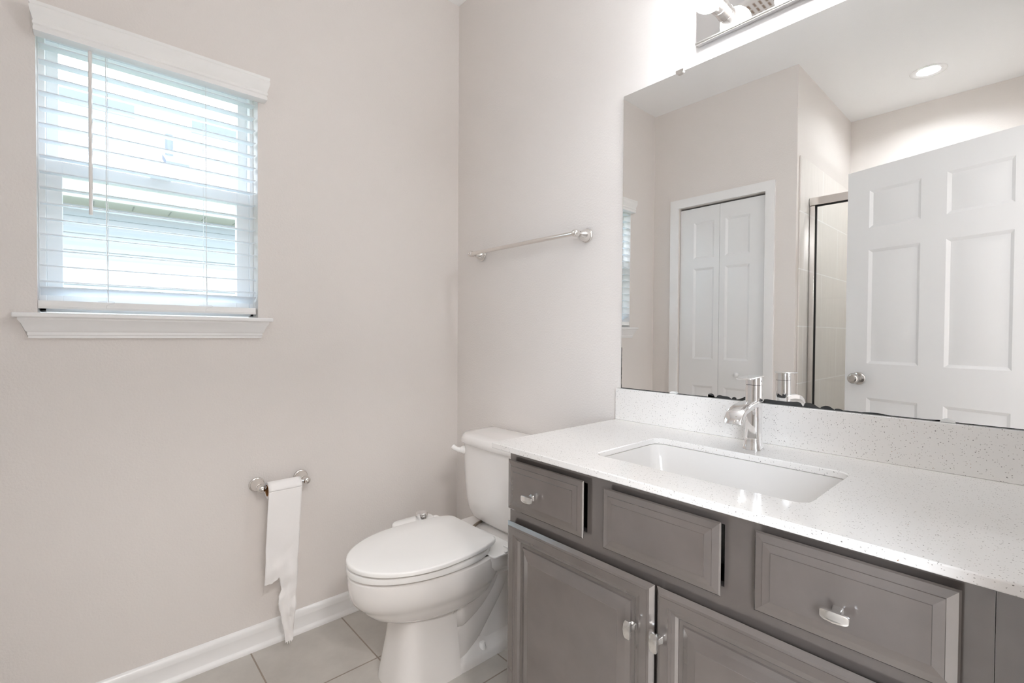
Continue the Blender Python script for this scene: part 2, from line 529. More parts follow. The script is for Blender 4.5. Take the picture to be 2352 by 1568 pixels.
# stool and apron
trim = struct(empty('trim_1', (0, (WY0 + WY1) / 2, 1.2235)), 'white window stool with moulded apron under the blind', 'window sill')
b = nb(); box(b, (-0.062, WY0 + 0.0005, 1.2095), (0.0, WY1 - 0.0005, 1.2235)); box(b, (0.0, -1.5262, 1.2095), (0.042, -0.8555, 1.2235))
bmesh.ops.remove_doubles(b, verts=b.verts, dist=1e-5)
part('stool', b, M['trim'], trim, bevel=(0.004, 3), smooth=40)
b = nb()
prof = [(0.0, 1.1505), (0.011, 1.1505), (0.011, 1.157), (0.013, 1.160), (0.013, 1.168), (0.017, 1.172), (0.020, 1.180), (0.025, 1.192), (0.030, 1.200), (0.0325, 1.204), (0.0325, 1.2095), (0.0, 1.2095)]
k = 0.95
loft(b, [[(d, -1.4945 - k * (d - 0.011), z) if d > 0 else (0, -1.4945 - k * (max(0.011, [q[0] for q in prof if q[1] == z][-1 if z > 1.2 else 0]) - 0.011), z) for d, z in prof],
         [(d, -0.888 + k * (d - 0.011), z) if d > 0 else (0, -0.888 + k * (max(0.011, [q[0] for q in prof if q[1] == z][-1 if z > 1.2 else 0]) - 0.011), z) for d, z in prof]])
part('apron', b, M['trim'], trim, smooth=30)

# ---------------------------------------------------------------- window blind
bl = empty('window_blind', (-0.027, (WY0 + WY1) / 2, 1.236), 'white faux wood slatted blind with crown valance, slats tilted open', 'window blind')
b = nb()
vp = [(0.0, 2.013), (0.040, 2.013), (0.041, 2.020), (0.039, 2.027), (0.042, 2.031), (0.042, 2.036), (0.040, 2.040), (0.043, 2.050), (0.048, 2.062), (0.050, 2.074), (0.0475, 2.080), (0.0495, 2.083), (0.0495, 2.0905), (0.0, 2.0905)]
ya, yb = -1.4780, -0.8760
def vring(y, s):
    return [(d if d > 0 else 0.0005, y + s * (d - 0.04) * 0.8 if d > 0 else y, z) for d, z in vp]
loft(b, [vring(ya, -1), vring(yb, 1)])
part('valance', b, M['slat'], bl, smooth=35)
b = nb(); box(b, (-0.056, WY0 + 0.003, 2.050), (-0.002, WY1 - 0.003, 2.072)); part('head_rail', b, M['slat'], bl, bevel=(0.002, 2))
sy0, sy1 = -1.4705, -0.9035
def slat_bm():
    b = nb()
    n = 8
    top = []; bot = []
    for i in range(n + 1):
        t = i / n - 0.5
        x = t * 0.050
        zc = 0.0022 * (1 - 4 * t * t)
        top.append((x, zc + 0.0015)); bot.append((x, zc - 0.0015))
    ring = top + bot[::-1]
    loft(b, [[(x, y, z) for x, z in ring] for y in (sy0, sy1)])
    return b
proto = obj('slat', slat_bm(), M['slat_thin'], bl, smooth=50)
zs = [2.0015 - 0.0456 * i for i in range(16)]
XB = -0.027
zlist = [(z, 5.5) for z in zs] + [(1.2895, -24.0)]
for i, (z, tilt) in enumerate(zlist):
    o = proto if i == 0 else proto.copy()
    if i: COL.objects.link(o); o.parent = bl
    o.location = Vector((XB, 0, z)) - Vector(bl.location)
    o.rotation_euler = (0, R(tilt), 0)
b = nb(); 
loft(b, [[(x, y, z) for x, z in ((-0.052, 1.238), (-0.003, 1.237), (-0.001, 1.243), (-0.003, 1.247), (-0.003, 1.256), (-0.005, 1.2605), (-0.050, 1.2605), (-0.052, 1.257))] for y in (-1.4745, -0.9045)])
part('bottom_rail', b, M['slat'], bl, smooth=30)
for yc in (-1.3216, -1.0595):
    for x in (-0.0015, -0.0525):
        b = nb(); tube(b, [(x, yc, 2.03), (x, yc, 1.5), (x, yc + (0.002 if x > -0.01 else 0), 1.262)], 0.0009, 6); part('ladder_cord', b, M['cord'], bl)
    b = nb(); tube(b, [(-0.027, yc + 0.004, 2.03), (-0.027, yc + 0.004, 1.262)], 0.0008, 6); part('lift_cord', b, M['cord'], bl)
    b = nb(); tube(b, catmull([(0.0, yc - 0.022, 1.2615), (0.001, yc - 0.006, 1.2635), (0.001, yc + 0.014, 1.263), (0.001, yc + 0.016, 1.258), (0.0005, yc, 1.252), (-0.001, yc - 0.002, 1.240)]), 0.0008, 6); part('tape_end', b, M['cord'], bl)
b = nb(); tube(b, [(0.006, -1.358, 2.028), (0.006, -1.3585, 1.523)], 0.0048, 6); w = part('wand', b, M['wand'], bl)
b = nb(); tube(b, [(-0.004, -1.358, 2.040), (0.003, -1.358, 2.036), (0.006, -1.358, 2.026)], 0.0018, 6); part('wand_hook', b, M['plastic'], w)

# ---------------------------------------------------------------- neighbour's house seen through the window
GZ = -0.35
b = nb(); box(b, (-30, -30, GZ - 0.1), (-0.14, 30, GZ)); struct(obj('ground', b, M['grass']))
house = empty('neighbor_house', (-4.35, 0, GZ), 'pale house with lap siding and shingled roof outside the window', 'house')
b = nb()
z = GZ; pr = []
while z < 2.42:
    pr.append((-4.335, z)); pr.append((-4.350, min(z + 0.165, 2.42))); z += 0.165
ring = pr + [(-4.5, 2.42), (-4.5, GZ)]
loft(b, [[(x, y, zz) for x, zz in ring] for y in (-14, 14)])
part('siding_wall', b, M['siding'], house)
b = nb()
loft(b, [[(x, y, zz) for x, zz in ((-3.92, 2.555), (-8.0, 4.655), (-12.1, 2.555), (-12.1, 2.50), (-8.0, 4.58), (-3.92, 2.50))] for y in (-14.4, 14.4)])
part('roof', b, M['roof'], house)
b = nb(); box(b, (-4.0, -14.4, 2.40), (-3.97, 14.4, 2.54)); part('fascia', b, M['trim'], house)
b = nb(); box(b, (-4.36, -14.4, 2.40), (-4.0, 14.4, 2.415)); part('gutter', (lambda g_: box(g_, (-3.969, -14.4, 2.43), (-3.86, 14.4, 2.56)))(nb()), M['gutter'], house)
b = nb(); box(b, (-4.36, -14.4, 2.40), (-4.0, 14.4, 2.415)); sof = part('soffit', b, M['soffit'], house)
for i in range(10):
    y = -2.2 + i * 0.30
    b = nb(); box(b, (-4.30, y, 2.3985), (-4.06, y + 0.012, 2.401)); part('soffit_groove', b, M['groove'], sof)
for y0, y1 in ((-3.4, -0.74), (0.03, 2.6)):
    b = nb(); loft(b, [[(x, y, zz) for x, zz in ((-7.83, 4.56), (-7.83, 4.78), (-8.0, 4.85), (-8.17, 4.78), (-8.17, 4.56))] for y in (y0, y1)])
    part('ridge_vent', b, M['roofvent'], house)
b = nb(); tube(b, [(-5.5, -0.55, 3.30), (-5.5, -0.55, 3.66)], 0.042, 16); part('vent_pipe', b, M['roofvent'], house, smooth=40)
b = nb(); loft(b, [[(-5.05, y, 3.08), (-5.05, y, 3.20), (-5.12, y, 3.24), (-5.42, y, 3.38), (-5.42, y, 3.2)] for y in (-0.63, -0.40)]); part('box_vent', b, M['roofvent'], house)
b = nb(); sphere(b, (-4.35, -0.73, 2.74), 0.17, (1, 1.2, 0.5)); part('turtle_vent', b, M['roofvent'], house, smooth=60)

# ---------------------------------------------------------------- mirror
MX0, MX1, MZ0, MZ1 = 0.9705, 1.945, 0.9885, 1.980
mir = empty('wall_mirror', (1.45, 0, MZ0), 'large frameless plate mirror above the vanity backsplash', 'mirror')
b = nb(); box(b, (MX0, -0.0055, MZ0), (MX1, -0.0005, MZ1)); g = part('glass_sheet', b, [M['mirror'], M['mirror_edge']], mir)
for p in g.data.polygons:
    p.material_index = 0 if p.normal.y < -0.9 else 1
blob = [(0.9705, 0.9885), (0.9715, 0.9905), (1.276, 0.9901), (1.277, 0.9963), (1.286, 1.0), (1.294, 0.997), (1.296, 0.9912), (1.302, 0.9912), (1.306, 0.9959), (1.312, 0.998), (1.32, 0.9962), (1.323, 0.9959), (1.336, 0.9957), (1.346, 0.9904), (1.348, 0.9938), (1.353, 0.9964), (1.359, 0.9942), (1.361, 0.9905), (1.378, 0.9969), (1.385, 0.9997), (1.432, 0.9934), (1.433, 0.9976), (1.439, 0.9992), (1.447, 0.999), (1.456, 0.9986), (1.465, 0.9984), (1.476, 0.9982), (1.488, 0.998), (1.497, 0.9989), (1.506, 0.9995), (1.515, 1.0004), (1.522, 0.9978), (1.525, 0.993), (1.527, 0.9903), (1.529, 0.9916), (1.531, 0.9975), (1.535, 0.9998), (1.543, 1.0002), (1.552, 0.9979), (1.562, 0.9916), (1.567, 0.9913), (1.568, 0.9933), (1.576, 0.997), (1.584, 0.997), (1.59, 0.9941), (1.596, 0.9902), (1.598, 0.9923), (1.606, 0.9932), (1.613, 0.9913), (1.614, 0.9904), (1.623, 0.9908), (1.63, 0.9905), (1.642, 0.9912), (1.651, 0.9906), (1.658, 0.9917), (1.682, 0.9926), (1.701, 0.9904), (1.721, 0.9900), (1.739, 0.9902), (1.757, 0.9899), (1.775, 0.9903), (1.792, 0.9914), (1.794, 0.9900), (1.945, 0.9900), (1.945, 0.9885)]
b = nb()
lo = []; hi = []
blob = [blob[0]] + [(p.x, max(p.z, MZ0 + 0.0012)) for p in catmull([(x, 0, z) for x, z in blob[1:-1]], 4)] + [blob[-1]]
for i in range(1, len(blob) - 1):
    hi.append(b.verts.new((blob[i][0], -0.0058, blob[i][1]))); lo.append(b.verts.new((blob[i][0], -0.0058, MZ0)))
for i in range(len(hi) - 1):
    b.faces.new((lo[i], lo[i + 1], hi[i + 1], hi[i]))
zz = MZ0
pv = None
while zz < 1.13:
    wv = 0.0012 + 0.0014 * random.random()
    cur = (b.verts.new((MX0, -0.0058, zz)), b.verts.new((MX0 + wv, -0.0058, zz)))
    if pv: b.faces.new((pv[0], pv[1], cur[1], cur[0]))
    pv = cur; zz += 0.004 + 0.006 * random.random()
part('desilvered_edge', b, M['desilver'], mir)
for x, z, up_ in ((1.1765, MZ1, 0), (1.800, MZ1, 0), (1.1675, MZ0, 1), (1.8035, MZ0, 1)):
    b = nb(); n = 14
    c = [(x + 0.0125 * math.cos(math.pi * i / n), z + (0.007 if up_ else -0.008) * math.sin(math.pi * i / n)) for i in range(n + 1)]
    e = [(x - 0.0125, z - (0.0 if up_ else -0.006)), (x + 0.0125, z - (0.0 if up_ else -0.006))]
    rr = c + (e if True else [])
    loft(b, [[(px, y, pz) for px, pz in rr] for y in (-0.0105, -0.0056)])
    part('mirror_clip', b, M['nickel'] if not up_ else M['plastic'], mir)

# ---------------------------------------------------------------- countertop, sink, cabinet
CTZ, CTB = 0.882, 0.8665
CL, CR, CF = 0.957, XR - 0.003, -0.568
SX0, SX1, SY0, SY1 = 1.2115, 1.671, -0.4595, -0.1765
def rrect(x0, x1, y0, y1, r, n=6):
    pts = []
    for cx, cy, a0 in ((x1 - r, y1 - r, 0), (x0 + r, y1 - r, 90), (x0 + r, y0 + r, 180), (x1 - r, y0 + r, 270)):
        for i in range(n + 1):
            a = R(a0 + 90 * i / n)
            pts.append((cx + r * math.cos(a), cy + r * math.sin(a)))
    return pts
ct = empty('countertop', ((CL + CR) / 2, -0.28, CTB), 'white speckled quartz vanity top with backsplash', 'countertop')
def slab_with_hole(bm, outer, hole, z0, z1):
    for z in (z0, z1):
        ov = [bm.verts.new((x, y, z)) for x, y in outer]; hv = [bm.verts.new((x, y, z)) for x, y in hole]
        ed = [bm.edges.new((ov[i], ov[(i + 1) % len(ov)])) for i in range(len(ov))] + [bm.edges.new((hv[i], hv[(i + 1) % len(hv)])) for i in range(len(hv))]
        bmesh.ops.triangle_fill(bm, use_beauty=True, edges=ed)
        if z == z0: o0, h0 = ov, hv
    for a, c in ((o0, ov), (h0, hv)):
        for i in range(len(a)):
            j = (i + 1) % len(a)
            bm.faces.new((a[i], a[j], c[j], c[i]))
b = nb()
slab_with_hole(b, [(CL, CF), (CR, CF), (CR, -0.0005), (CL, -0.0005)], rrect(SX0, SX1, SY0, SY1, 0.03), CTB, CTZ)
part('slab', b, M['quartz'], ct, bevel=(0.0022, 3), smooth=40)
b = nb(); box(b, (CL, -0.020, CTZ), (CR, -0.0006, MZ0 - 0.0005)); part('backsplash', b, M['quartz'], ct, bevel=(0.0018, 3), smooth=40)

sk = empty('sink', (1.441, -0.318, 0.72), 'white rectangular undermount sink in the quartz top', 'sink')
b = nb()
rings = []
for z, e, r in ((CTB - 0.0005, 0.018, 0.045), (CTB - 0.0005, -0.0015, 0.032), (0.86, -0.001, 0.032), (0.80, -0.010, 0.04), (0.755, -0.022, 0.05), (0.738, -0.040, 0.055), (0.731, -0.075, 0.05), (0.728, -0.11, 0.02)):
    rings.append([(x, y, z) for x, y in rrect(SX0 - e, SX1 + e, SY0 - e, SY1 + e, r)])
loft(b, rings, False, True)
rings2 = [[(p[0], p[1], z) for p in rings[0]] for z in (CTB - 0.0005, CTB - 0.012)]
rings2 += [[(x, y, z) for x, y in rrect(SX0 - e, SX1 + e, SY0 - e, SY1 + e, 0.045)] for z, e in ((CTB - 0.012, 0.010), (0.78, 0.0), (0.715, -0.03))]
loft(b, rings2, False, True)
part('basin', b, M['basin'], sk, smooth=50)
b = nb(); lathe(b, (1.441, -0.318, 0.7285), (0, 0, 1), [(0, 0.03), (0.003, 0.029), (0.003, 0.018), (0.0015, 0.015), (0.004, 0.001)], 24); part('drain', b, M['chrome'], sk, smooth=40)

vc = empty('vanity_cabinet', (1.447, -0.27, 0), 'dark brown stained vanity cabinet with raised panel doors', 'cabinet')
KX0, KX1, KF = 0.991, 1.903, -0.5305
b = nb()
box(b, (KX0, KF + 0.019, 0.10), (KX0 + 0.012, -0.001, CTB - 0.001)); box(b, (KX1 - 0.012, KF + 0.019, 0.10), (KX1, -0.001, CTB - 0.001))
box(b, (KX0 + 0.012, KF + 0.019, 0.10), (KX1 - 0.012, -0.001, 0.112))
part('carcass', b, M['cab'], vc)
b = nb(); box(b, (KX0 + 0.01, KF + 0.075, 0.0), (KX1 - 0.01, KF + 0.09, 0.10)); part('toe_kick', b, M['cab'], vc)
b = nb()
box(b, (KX0, KF, 0.10), (KX0 + 0.042, KF + 0.019, CTB - 0.001)); box(b, (KX1 - 0.042, KF, 0.10), (KX1, KF + 0.019, CTB - 0.001))
for z0, z1 in ((0.10, 0.135), (0.665, 0.722), (0.834, CTB - 0.001)):
    box(b, (KX0 + 0.042, KF, z0), (KX1 - 0.042, KF + 0.019, z1))
for x in (1.281, 1.592):
    box(b, (x - 0.028, KF, 0.722), (x + 0.028, KF + 0.019, 0.834))
box(b, (1.4369 - 0.03, KF, 0.135), (1.4369 + 0.03, KF + 0.019, 0.665))
part('face_frame', b, M['cab'], vc)
b = nb(); box(b, (KX1 + 0.0006, KF + 0.001, 0.10), (XR - 0.001, KF + 0.019, CTB - 0.001)); part('filler_strip', b, M['cab'], vc)
DRW = [(0.010, 0.0243), (0.0005, 0.0115), (0, 0.0095), (0.0025, 0.0070), (0.0142, 0.0046), (0.0147, 0.0030), (0.0272, 0.0016), (0.0277, 0.0)]
DOOR = [(0.010, 0.0243), (0.0005, 0.0115), (0, 0.0095), (0.002, 0.0075), (0.008, 0.0020), (0.0125, 0.0012), (0.013, 0.0), (0.0285, 0.0), (0.029, 0.0018), (0.0345, 0.0030), (0.0350, 0.0042),
        (0.041, 0.0062), (0.0455, 0.0105), (0.0465, 0.0125), (0.054, 0.0125), (0.056, 0.0098), (0.066, 0.0062), (0.083, 0.0020), (0.0835, 0.0012)]
FY = -0.555
def knob(root, x, z, vertical):
    b = nb()
    n = 28
    def se(w, h, y, bow):
        pts = []
        for i in range(n):
            a = 2 * math.pi * i / n
            ca, sa = math.cos(a), math.sin(a)
            px = w * math.copysign(abs(ca) ** 0.32, ca); pz = h * math.copysign(abs(sa) ** 0.32, sa)
            pz *= 1 - bow * (px / w) ** 2
            yy = y + 0.0035 * (px / w) ** 2 if y < -0.02 else y
            pts.append((x + pz, FY + yy, z + px) if vertical else (x + px, FY + yy, z + pz))
        return pts
    loft(b, [se(0.0075, 0.0075, 0.0008, 0), se(0.0062, 0.0058, -0.006, 0), se(0.0062, 0.0050, -0.0125, 0), se(0.011, 0.006, -0.0175, 0),
             se(0.0185, 0.0082, -0.0205, 0.22), se(0.0190, 0.0088, -0.0228, 0.22), se(0.0182, 0.0080, -0.0252, 0.22), se(0.013, 0.0052, -0.0264, 0.22)])
    return part('knob', b, M['pull'], root, smooth=50)
def front(name, x0, x1, z0, z1, loops, kn=None, label=None):
    b = nb()
    vr = nested(b, x0, x1, z0, z1, loops, FY)
    b.faces.new(list(reversed(vr[0])))
    o = part(name, b, [M['cab'], M['cab_shade']], vc)
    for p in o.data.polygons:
        if p.center.y > FY + 0.0096 and (min(p.center.x - x0, x1 - p.center.x, p.center.z - z0, z1 - p.center.z) < 0.012 or p.center.y > FY + 0.0240): p.material_index = 1  # back bevels and rear face take the painted shade
    if label: o['label'] = label
    if kn: knob(o, *kn)
    return o
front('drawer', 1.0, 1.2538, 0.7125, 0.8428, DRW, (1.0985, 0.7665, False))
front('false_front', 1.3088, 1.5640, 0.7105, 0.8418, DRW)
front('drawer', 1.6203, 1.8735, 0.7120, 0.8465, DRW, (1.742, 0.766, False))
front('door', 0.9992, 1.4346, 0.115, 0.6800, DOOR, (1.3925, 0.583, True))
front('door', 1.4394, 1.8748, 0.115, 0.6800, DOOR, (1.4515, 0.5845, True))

# ---------------------------------------------------------------- faucet
fa = empty('faucet', (1.446, -0.107, CTZ), 'chrome single-lever waterfall faucet behind the sink', 'faucet')
FX, FYc = 1.446, -0.107
def dsec(wx, wy, z, n=32, dx=0, e=0.45):
    pts = []
    for i in range(n):
        a = 2 * math.pi * i / n
        ca, sa = math.cos(a), math.sin(a)
        pts.append((FX + wx * math.copysign(abs(ca) ** e, ca), FYc + dx + wy * math.copysign(abs(sa) ** e, sa), z))
    return pts
b = nb()
loft(b, [dsec(0.0232, 0.0236, CTZ, e=.6), dsec(0.0232, 0.0236, CTZ + 0.002, e=.6), dsec(0.0207, 0.0212, CTZ + 0.009, e=.58), dsec(0.0187, 0.0192, CTZ + 0.019, e=.56), dsec(0.0179, 0.0184, CTZ + 0.032, e=.55),
         dsec(0.0175, 0.0180, CTZ + 0.08, e=.52), dsec(0.0172, 0.0177, CTZ + 0.1635, e=.5)])
part('body', b, M['chrome'], fa, smooth=60)
b = nb()
sp = [(-0.095, 1.002, 0.0175), (-0.125, 1.002, 0.0180), (-0.150, 1.0010, 0.0190), (-0.180, 0.997, 0.0208), (-0.203, 0.991, 0.0210), (-0.219, 0.982, 0.0212), (-0.228, 0.970, 0.0212), (-0.231, 0.960, 0.0212)]
rings = []
for i, (y, z, hw) in enumerate(sp):
    a, c = sp[max(i - 1, 0)], sp[min(i + 1, len(sp) - 1)]
    d = Vector((0, c[0] - a[0], c[1] - a[1])).normalized(); nrm = Vector((0, d.z, -d.y))
    if nrm.z < 0: nrm = -nrm
    if i >= 4 and nrm.y > 0: nrm = -nrm
    th = 0.0105 if i < 4 else 0.0095
    c0 = Vector((FX, y, z))
    rings.append([tuple(c0 + Vector((sx * hw, 0, 0)) + nrm * o_) for sx, o_ in ((-1, 0.002), (-0.8, 0.0045), (0.8, 0.0045), (1, 0.002), (1, -th), (-1, -th))])
loft(b, rings)
s = part('spout', b, M['chrome'], fa, bevel=(0.0012, 2), smooth=40)
b = nb(); box(b, (FX - 0.018, -0.2285, 0.9590), (FX + 0.018, -0.2225, 0.9605)); part('outlet', b, M['black'], s)
b = nb()
loft(b, [dsec(0.0173, 0.0178, CTZ + 0.1645, e=.5), dsec(0.0173, 0.0178, CTZ + 0.184, e=.5)])
hd = part('handle_hub', b, M['chrome'], fa, smooth=60)
b = nb(); loft(b, [dsec(0.0164, 0.0169, CTZ + 0.1625, e=.5), dsec(0.0164, 0.0169, CTZ + 0.166, e=.5)]); part('joint_ring', b, M['black'], fa, smooth=60)
b = nb(); box(b, (FX - 0.0178, -0.174, CTZ + 0.1832), (FX + 0.0178, FYc + 0.0182, CTZ + 0.1875))
for v in b.verts:
    if v.co.y < -0.15: v.co.z -= 0.0035
part('lever', b, M['chrome'], fa, bevel=(0.002, 3), smooth=40)
b = nb(); lathe(b, (FX + 0.0172, FYc, CTZ + 0.174), (1, 0, 0), [(0, 0.0016), (0.0004, 0.0016), (0.0004, 0.0001)], 12); part('set_screw_hole', b, M['black'], hd)

# ---------------------------------------------------------------- vanity light
vl = empty('vanity_light', (1.544, 0, 2.08), 'chrome vanity light bar with frosted globe bulbs above the mirror', 'wall light')
LX0, LX1, LZ0, LZ1, LY = 1.2344, 1.844, 2.0318, 2.156, -0.020
b = nb(); box(b, (LX0, LY, LZ0), (LX1, -0.0005, LZ1)); part('back_plate', b, M['chrome'], vl, bevel=(0.0015, 2))
for z in (LZ0, LZ1):
    b = nb(); tube(b, [(LX0, LY - 0.002, z), (LX1, LY - 0.002, z)], 0.0042, 12); part('edge_rod', b, M['pull'], vl, smooth=50)
for i in range(4):
    x = 1.312 + 0.1523 * i
    b = nb(); lathe(b, (x, LY, 2.096), (0, -1, 0), [(0, 0.0225), (0.018, 0.0225), (0.0185, 0.0235), (0.0215, 0.0235), (0.022, 0.0225), (0.047, 0.0225), (0.049, 0.0205), (0.049, 0.017), (0.040, 0.016)], 32)
    part('socket', b, M['nickel'], vl, smooth=40)
    b = nb()
    lathe(b, (x, LY, 2.096), (0, -1, 0), [(0.038, 0.0145), (0.048, 0.0150)] + [(0.0865 - 0.0425 * math.cos(t * math.pi / 18), 0.0425 * math.sin(t * math.pi / 18)) for t in range(3, 19)], 32)
    part('bulb', b, M['bulb'], vl, smooth=60)

# ---------------------------------------------------------------- towel bar
tb = empty('towel_bar', (0.503, 0, 1.533), 'nickel towel bar on the wall left of the mirror', 'towel bar')
def wall_post(root, base, axis, reach, ball=0.0125):
    b = nb()
    lathe(b, base, axis, [(0, 0.026), (0.0035, 0.0265), (0.006, 0.025), (0.007, 0.0225), (0.009, 0.0225), (0.018, 0.0205), (0.028, 0.016), (0.036, 0.0115), (0.041, 0.0092)], 36)
    p = part('rose', b, M['nickel'], root, smooth=50)
    b = nb()
    lathe(b, base, axis, [(0.041, 0.0092), (0.042, 0.0115), (0.045, 0.0115), (0.046, 0.0085), (0.050, 0.0085), (0.053, 0.0125), (reach - 0.006, 0.0140), (reach + 0.004, 0.0135), (reach + 0.0105, 0.009), (reach + 0.0115, 0.0055), (reach + 0.014, 0.0058), (reach + 0.0165, 0.004), (reach + 0.0175, 0.0003)], 32)
    part('finial', b, M['nickel'], root, smooth=50)
for x in (0.194, 0.812):
    wall_post(tb, (x, 0, 1.533), (0, -1, 0), 0.068)
b = nb(); tube(b, [(0.194, -0.066, 1.533), (0.812, -0.066, 1.533)], 0.0082, 20); part('bar', b, M['nickel'], tb, smooth=60)

# ---------------------------------------------------------------- toilet paper holder and roll
th = empty('toilet_paper_holder', (0, -0.826, 0.610), 'nickel toilet paper holder with two posts on the left wall', 'toilet paper holder')
for y in (-0.904, -0.748):
    wall_post(th, (0, y, 0.610), (1, 0, 0), 0.070)
b = nb(); lathe(b, (0.070, -0.904, 0.610), (0, 1, 0), [(0, 0.0075), (0.02, 0.0075), (0.0205, 0.0095), (0.1355, 0.0095), (0.136, 0.0075), (0.156, 0.0075)], 20); part('roller', b, M['chrome'], th, smooth=50)
tr = empty('toilet_paper_roll', (0.070, -0.829, 0.600), 'nearly used white toilet paper roll with a long torn tail', 'toilet paper roll')
RC = Vector((0.072, 0, 0.6005)); RR = 0.0285; y0r, y1r = -0.8875, -0.7735
b = nb()
n = 40
rings = []
for y, r in ((y0r, 0.0205), (y0r, RR), (y1r, RR), (y1r, 0.0205), (y0r, 0.0205)):
    rings.append([(RC.x + r * math.cos(2 * math.pi * i / n), y, RC.z + r * math.sin(2 * math.pi * i / n)) for i in range(n)])
loft(b, rings, False, False); bmesh.ops.remove_doubles(b, verts=b.verts, dist=1e-6)
part('roll', b, M['paper'], tr, smooth=40)
b = nb(); rings = []
for y, r in ((y0r - 0.0005, 0.0192), (y0r - 0.0005, 0.0204), (y1r + 0.0005, 0.0204), (y1r + 0.0005, 0.0192), (y0r - 0.0005, 0.0192)):
    rings.append([(RC.x + r * math.cos(2 * math.pi * i / n), y, RC.z + r * math.sin(2 * math.pi * i / n)) for i in range(n)])
loft(b, rings, False, False); bmesh.ops.remove_doubles(b, verts=b.verts, dist=1e-6)
part('core', b, M['core'], tr, smooth=40)
# hanging sheet, torn on its left side
def interp(tab, z):
    if z >= tab[0][0]: return tab[0][1]
    for (za, ya), (zb, yb_) in zip(tab[:-1], tab[1:]):
        if z >= zb: return ya + (yb_ - ya) * (za - z) / (za - zb)
    return tab[-1][1]
Lt = [(0.612, -0.8875), (0.526, -0.8935), (0.40, -0.899), (0.271, -0.9025)]
Rt = [(0.626, -0.7735), (0.497, -0.7800), (0.305, -0.7897), (0.144, -0.796), (0.081, -0.802), (0.030, -0.8045)]
Ct = [(0.626, -0.849), (0.40, -0.852), (0.285, -0.8545), (0.2535, -0.8495), (0.236, -0.8460), (0.215, -0.8545), (0.206, -0.8560), (0.191, -0.8575), (0.170, -0.8545), (0.148, -0.8490), (0.120, -0.8450), (0.096, -0.8390), (0.06, -0.8345), (0.030, -0.831)]
def px(y, z):
    t = max(0.0, 0.55 - z)
    w = 0.0022 * math.sin(46 * z + 30 * y) * min(1, t * 4) + 0.0016 * math.sin(95 * z - 60 * y + 1) * min(1, t * 3)
    w += 0.004 * math.sin(150 * (y + 0.87) + 14 * z) * max(0, 1 - abs(z - 0.30) / 0.09) * 0.6
    w += 0.0028 * math.sin(210 * (y + 0.8) + 40 * z) * max(0, min(1, (0.24 - z) / 0.1))
    return RC.x + RR + 0.0012 + w - 0.012 * min(1, max(0, (0.3 - z) / 0.3))
def sheet(b):
    ztop, zc = RC.z, 0.285
    nl, nr, nt_ = 9, 12, 80
    def row(z):
        l, c, r = interp(Lt, z), interp(Ct, z), interp(Rt, z)
        ys = [l + (c - l) * j / nl for j in range(nl)] + [c + (r - c) * j / nr for j in range(nr + 1)]
        return [b.verts.new((px(y, z), y, z)) for y in ys]
    rows = [row(ztop - (ztop - zc) * i / nt_) for i in range(nt_ + 1)]
    for p, q in zip(rows[:-1], rows[1:]):
        for j in range(nl + nr): b.faces.new((p[j], p[j + 1], q[j + 1], q[j]))
    # the short torn flap on the left
    prev = rows[-1][:nl + 1]
    for i in range(1, 9):
        cur = []
        for j in range(nl + 1):
            t = j / nl
            end = 0.2690 + 0.012 * max(0, (t - 0.6) / 0.4) + 0.0014 * math.sin(t * 40)
            z = zc - (zc - end) * i / 8
            l = interp(Lt, z); y = l + (interp(Ct, zc) - 0.0012 - l) * t
            cur.append(b.verts.new((px(y, z), y, z)))
        for j in range(nl): b.faces.new((prev[j], prev[j + 1], cur[j + 1], cur[j]))
        prev = cur
    # the long narrow tail
    prev = rows[-1][nl:]
    n = 90
    for i in range(1, n + 1):
        z = zc - (zc - 0.032) * i / n
        c = interp(Ct, z) + random.uniform(-0.0009, 0.0009); r = interp(Rt, z)
        cur = []
        for j in range(nr + 1):
            y = c + (r - c) * j / nr
            zz_ = z if i < n else 0.032 + 0.004 * math.sin(j * 1.7) + 0.003 * (j % 3) - 0.008 * (1 - abs(j - 7) / 7)
            cur.append(b.verts.new((px(y, z), y, zz_)))
        for j in range(nr): b.faces.new((prev[j], prev[j + 1], cur[j + 1], cur[j]))
        prev = cur
    # over the top of the roll
    arc = []
    for i in range(13):
        a = math.pi * 0.62 * i / 12
        arc.append([b.verts.new((RC.x + (RR + 0.0010) * math.cos(a), y0r + (y1r - y0r) * j / 10, RC.z + (RR + 0.0010) * math.sin(a))) for j in range(11)])
    for i in range(12):
        for j in range(10): b.faces.new((arc[i][j], arc[i][j + 1], arc[i + 1][j + 1], arc[i + 1][j]))
b = nb(); sheet(b)
o = part('torn_sheet', b, M['paper'], tr, smooth=80)
md = o.modifiers.new('thickness', 'SOLIDIFY'); md.thickness = 0.0006; md.offset = 0

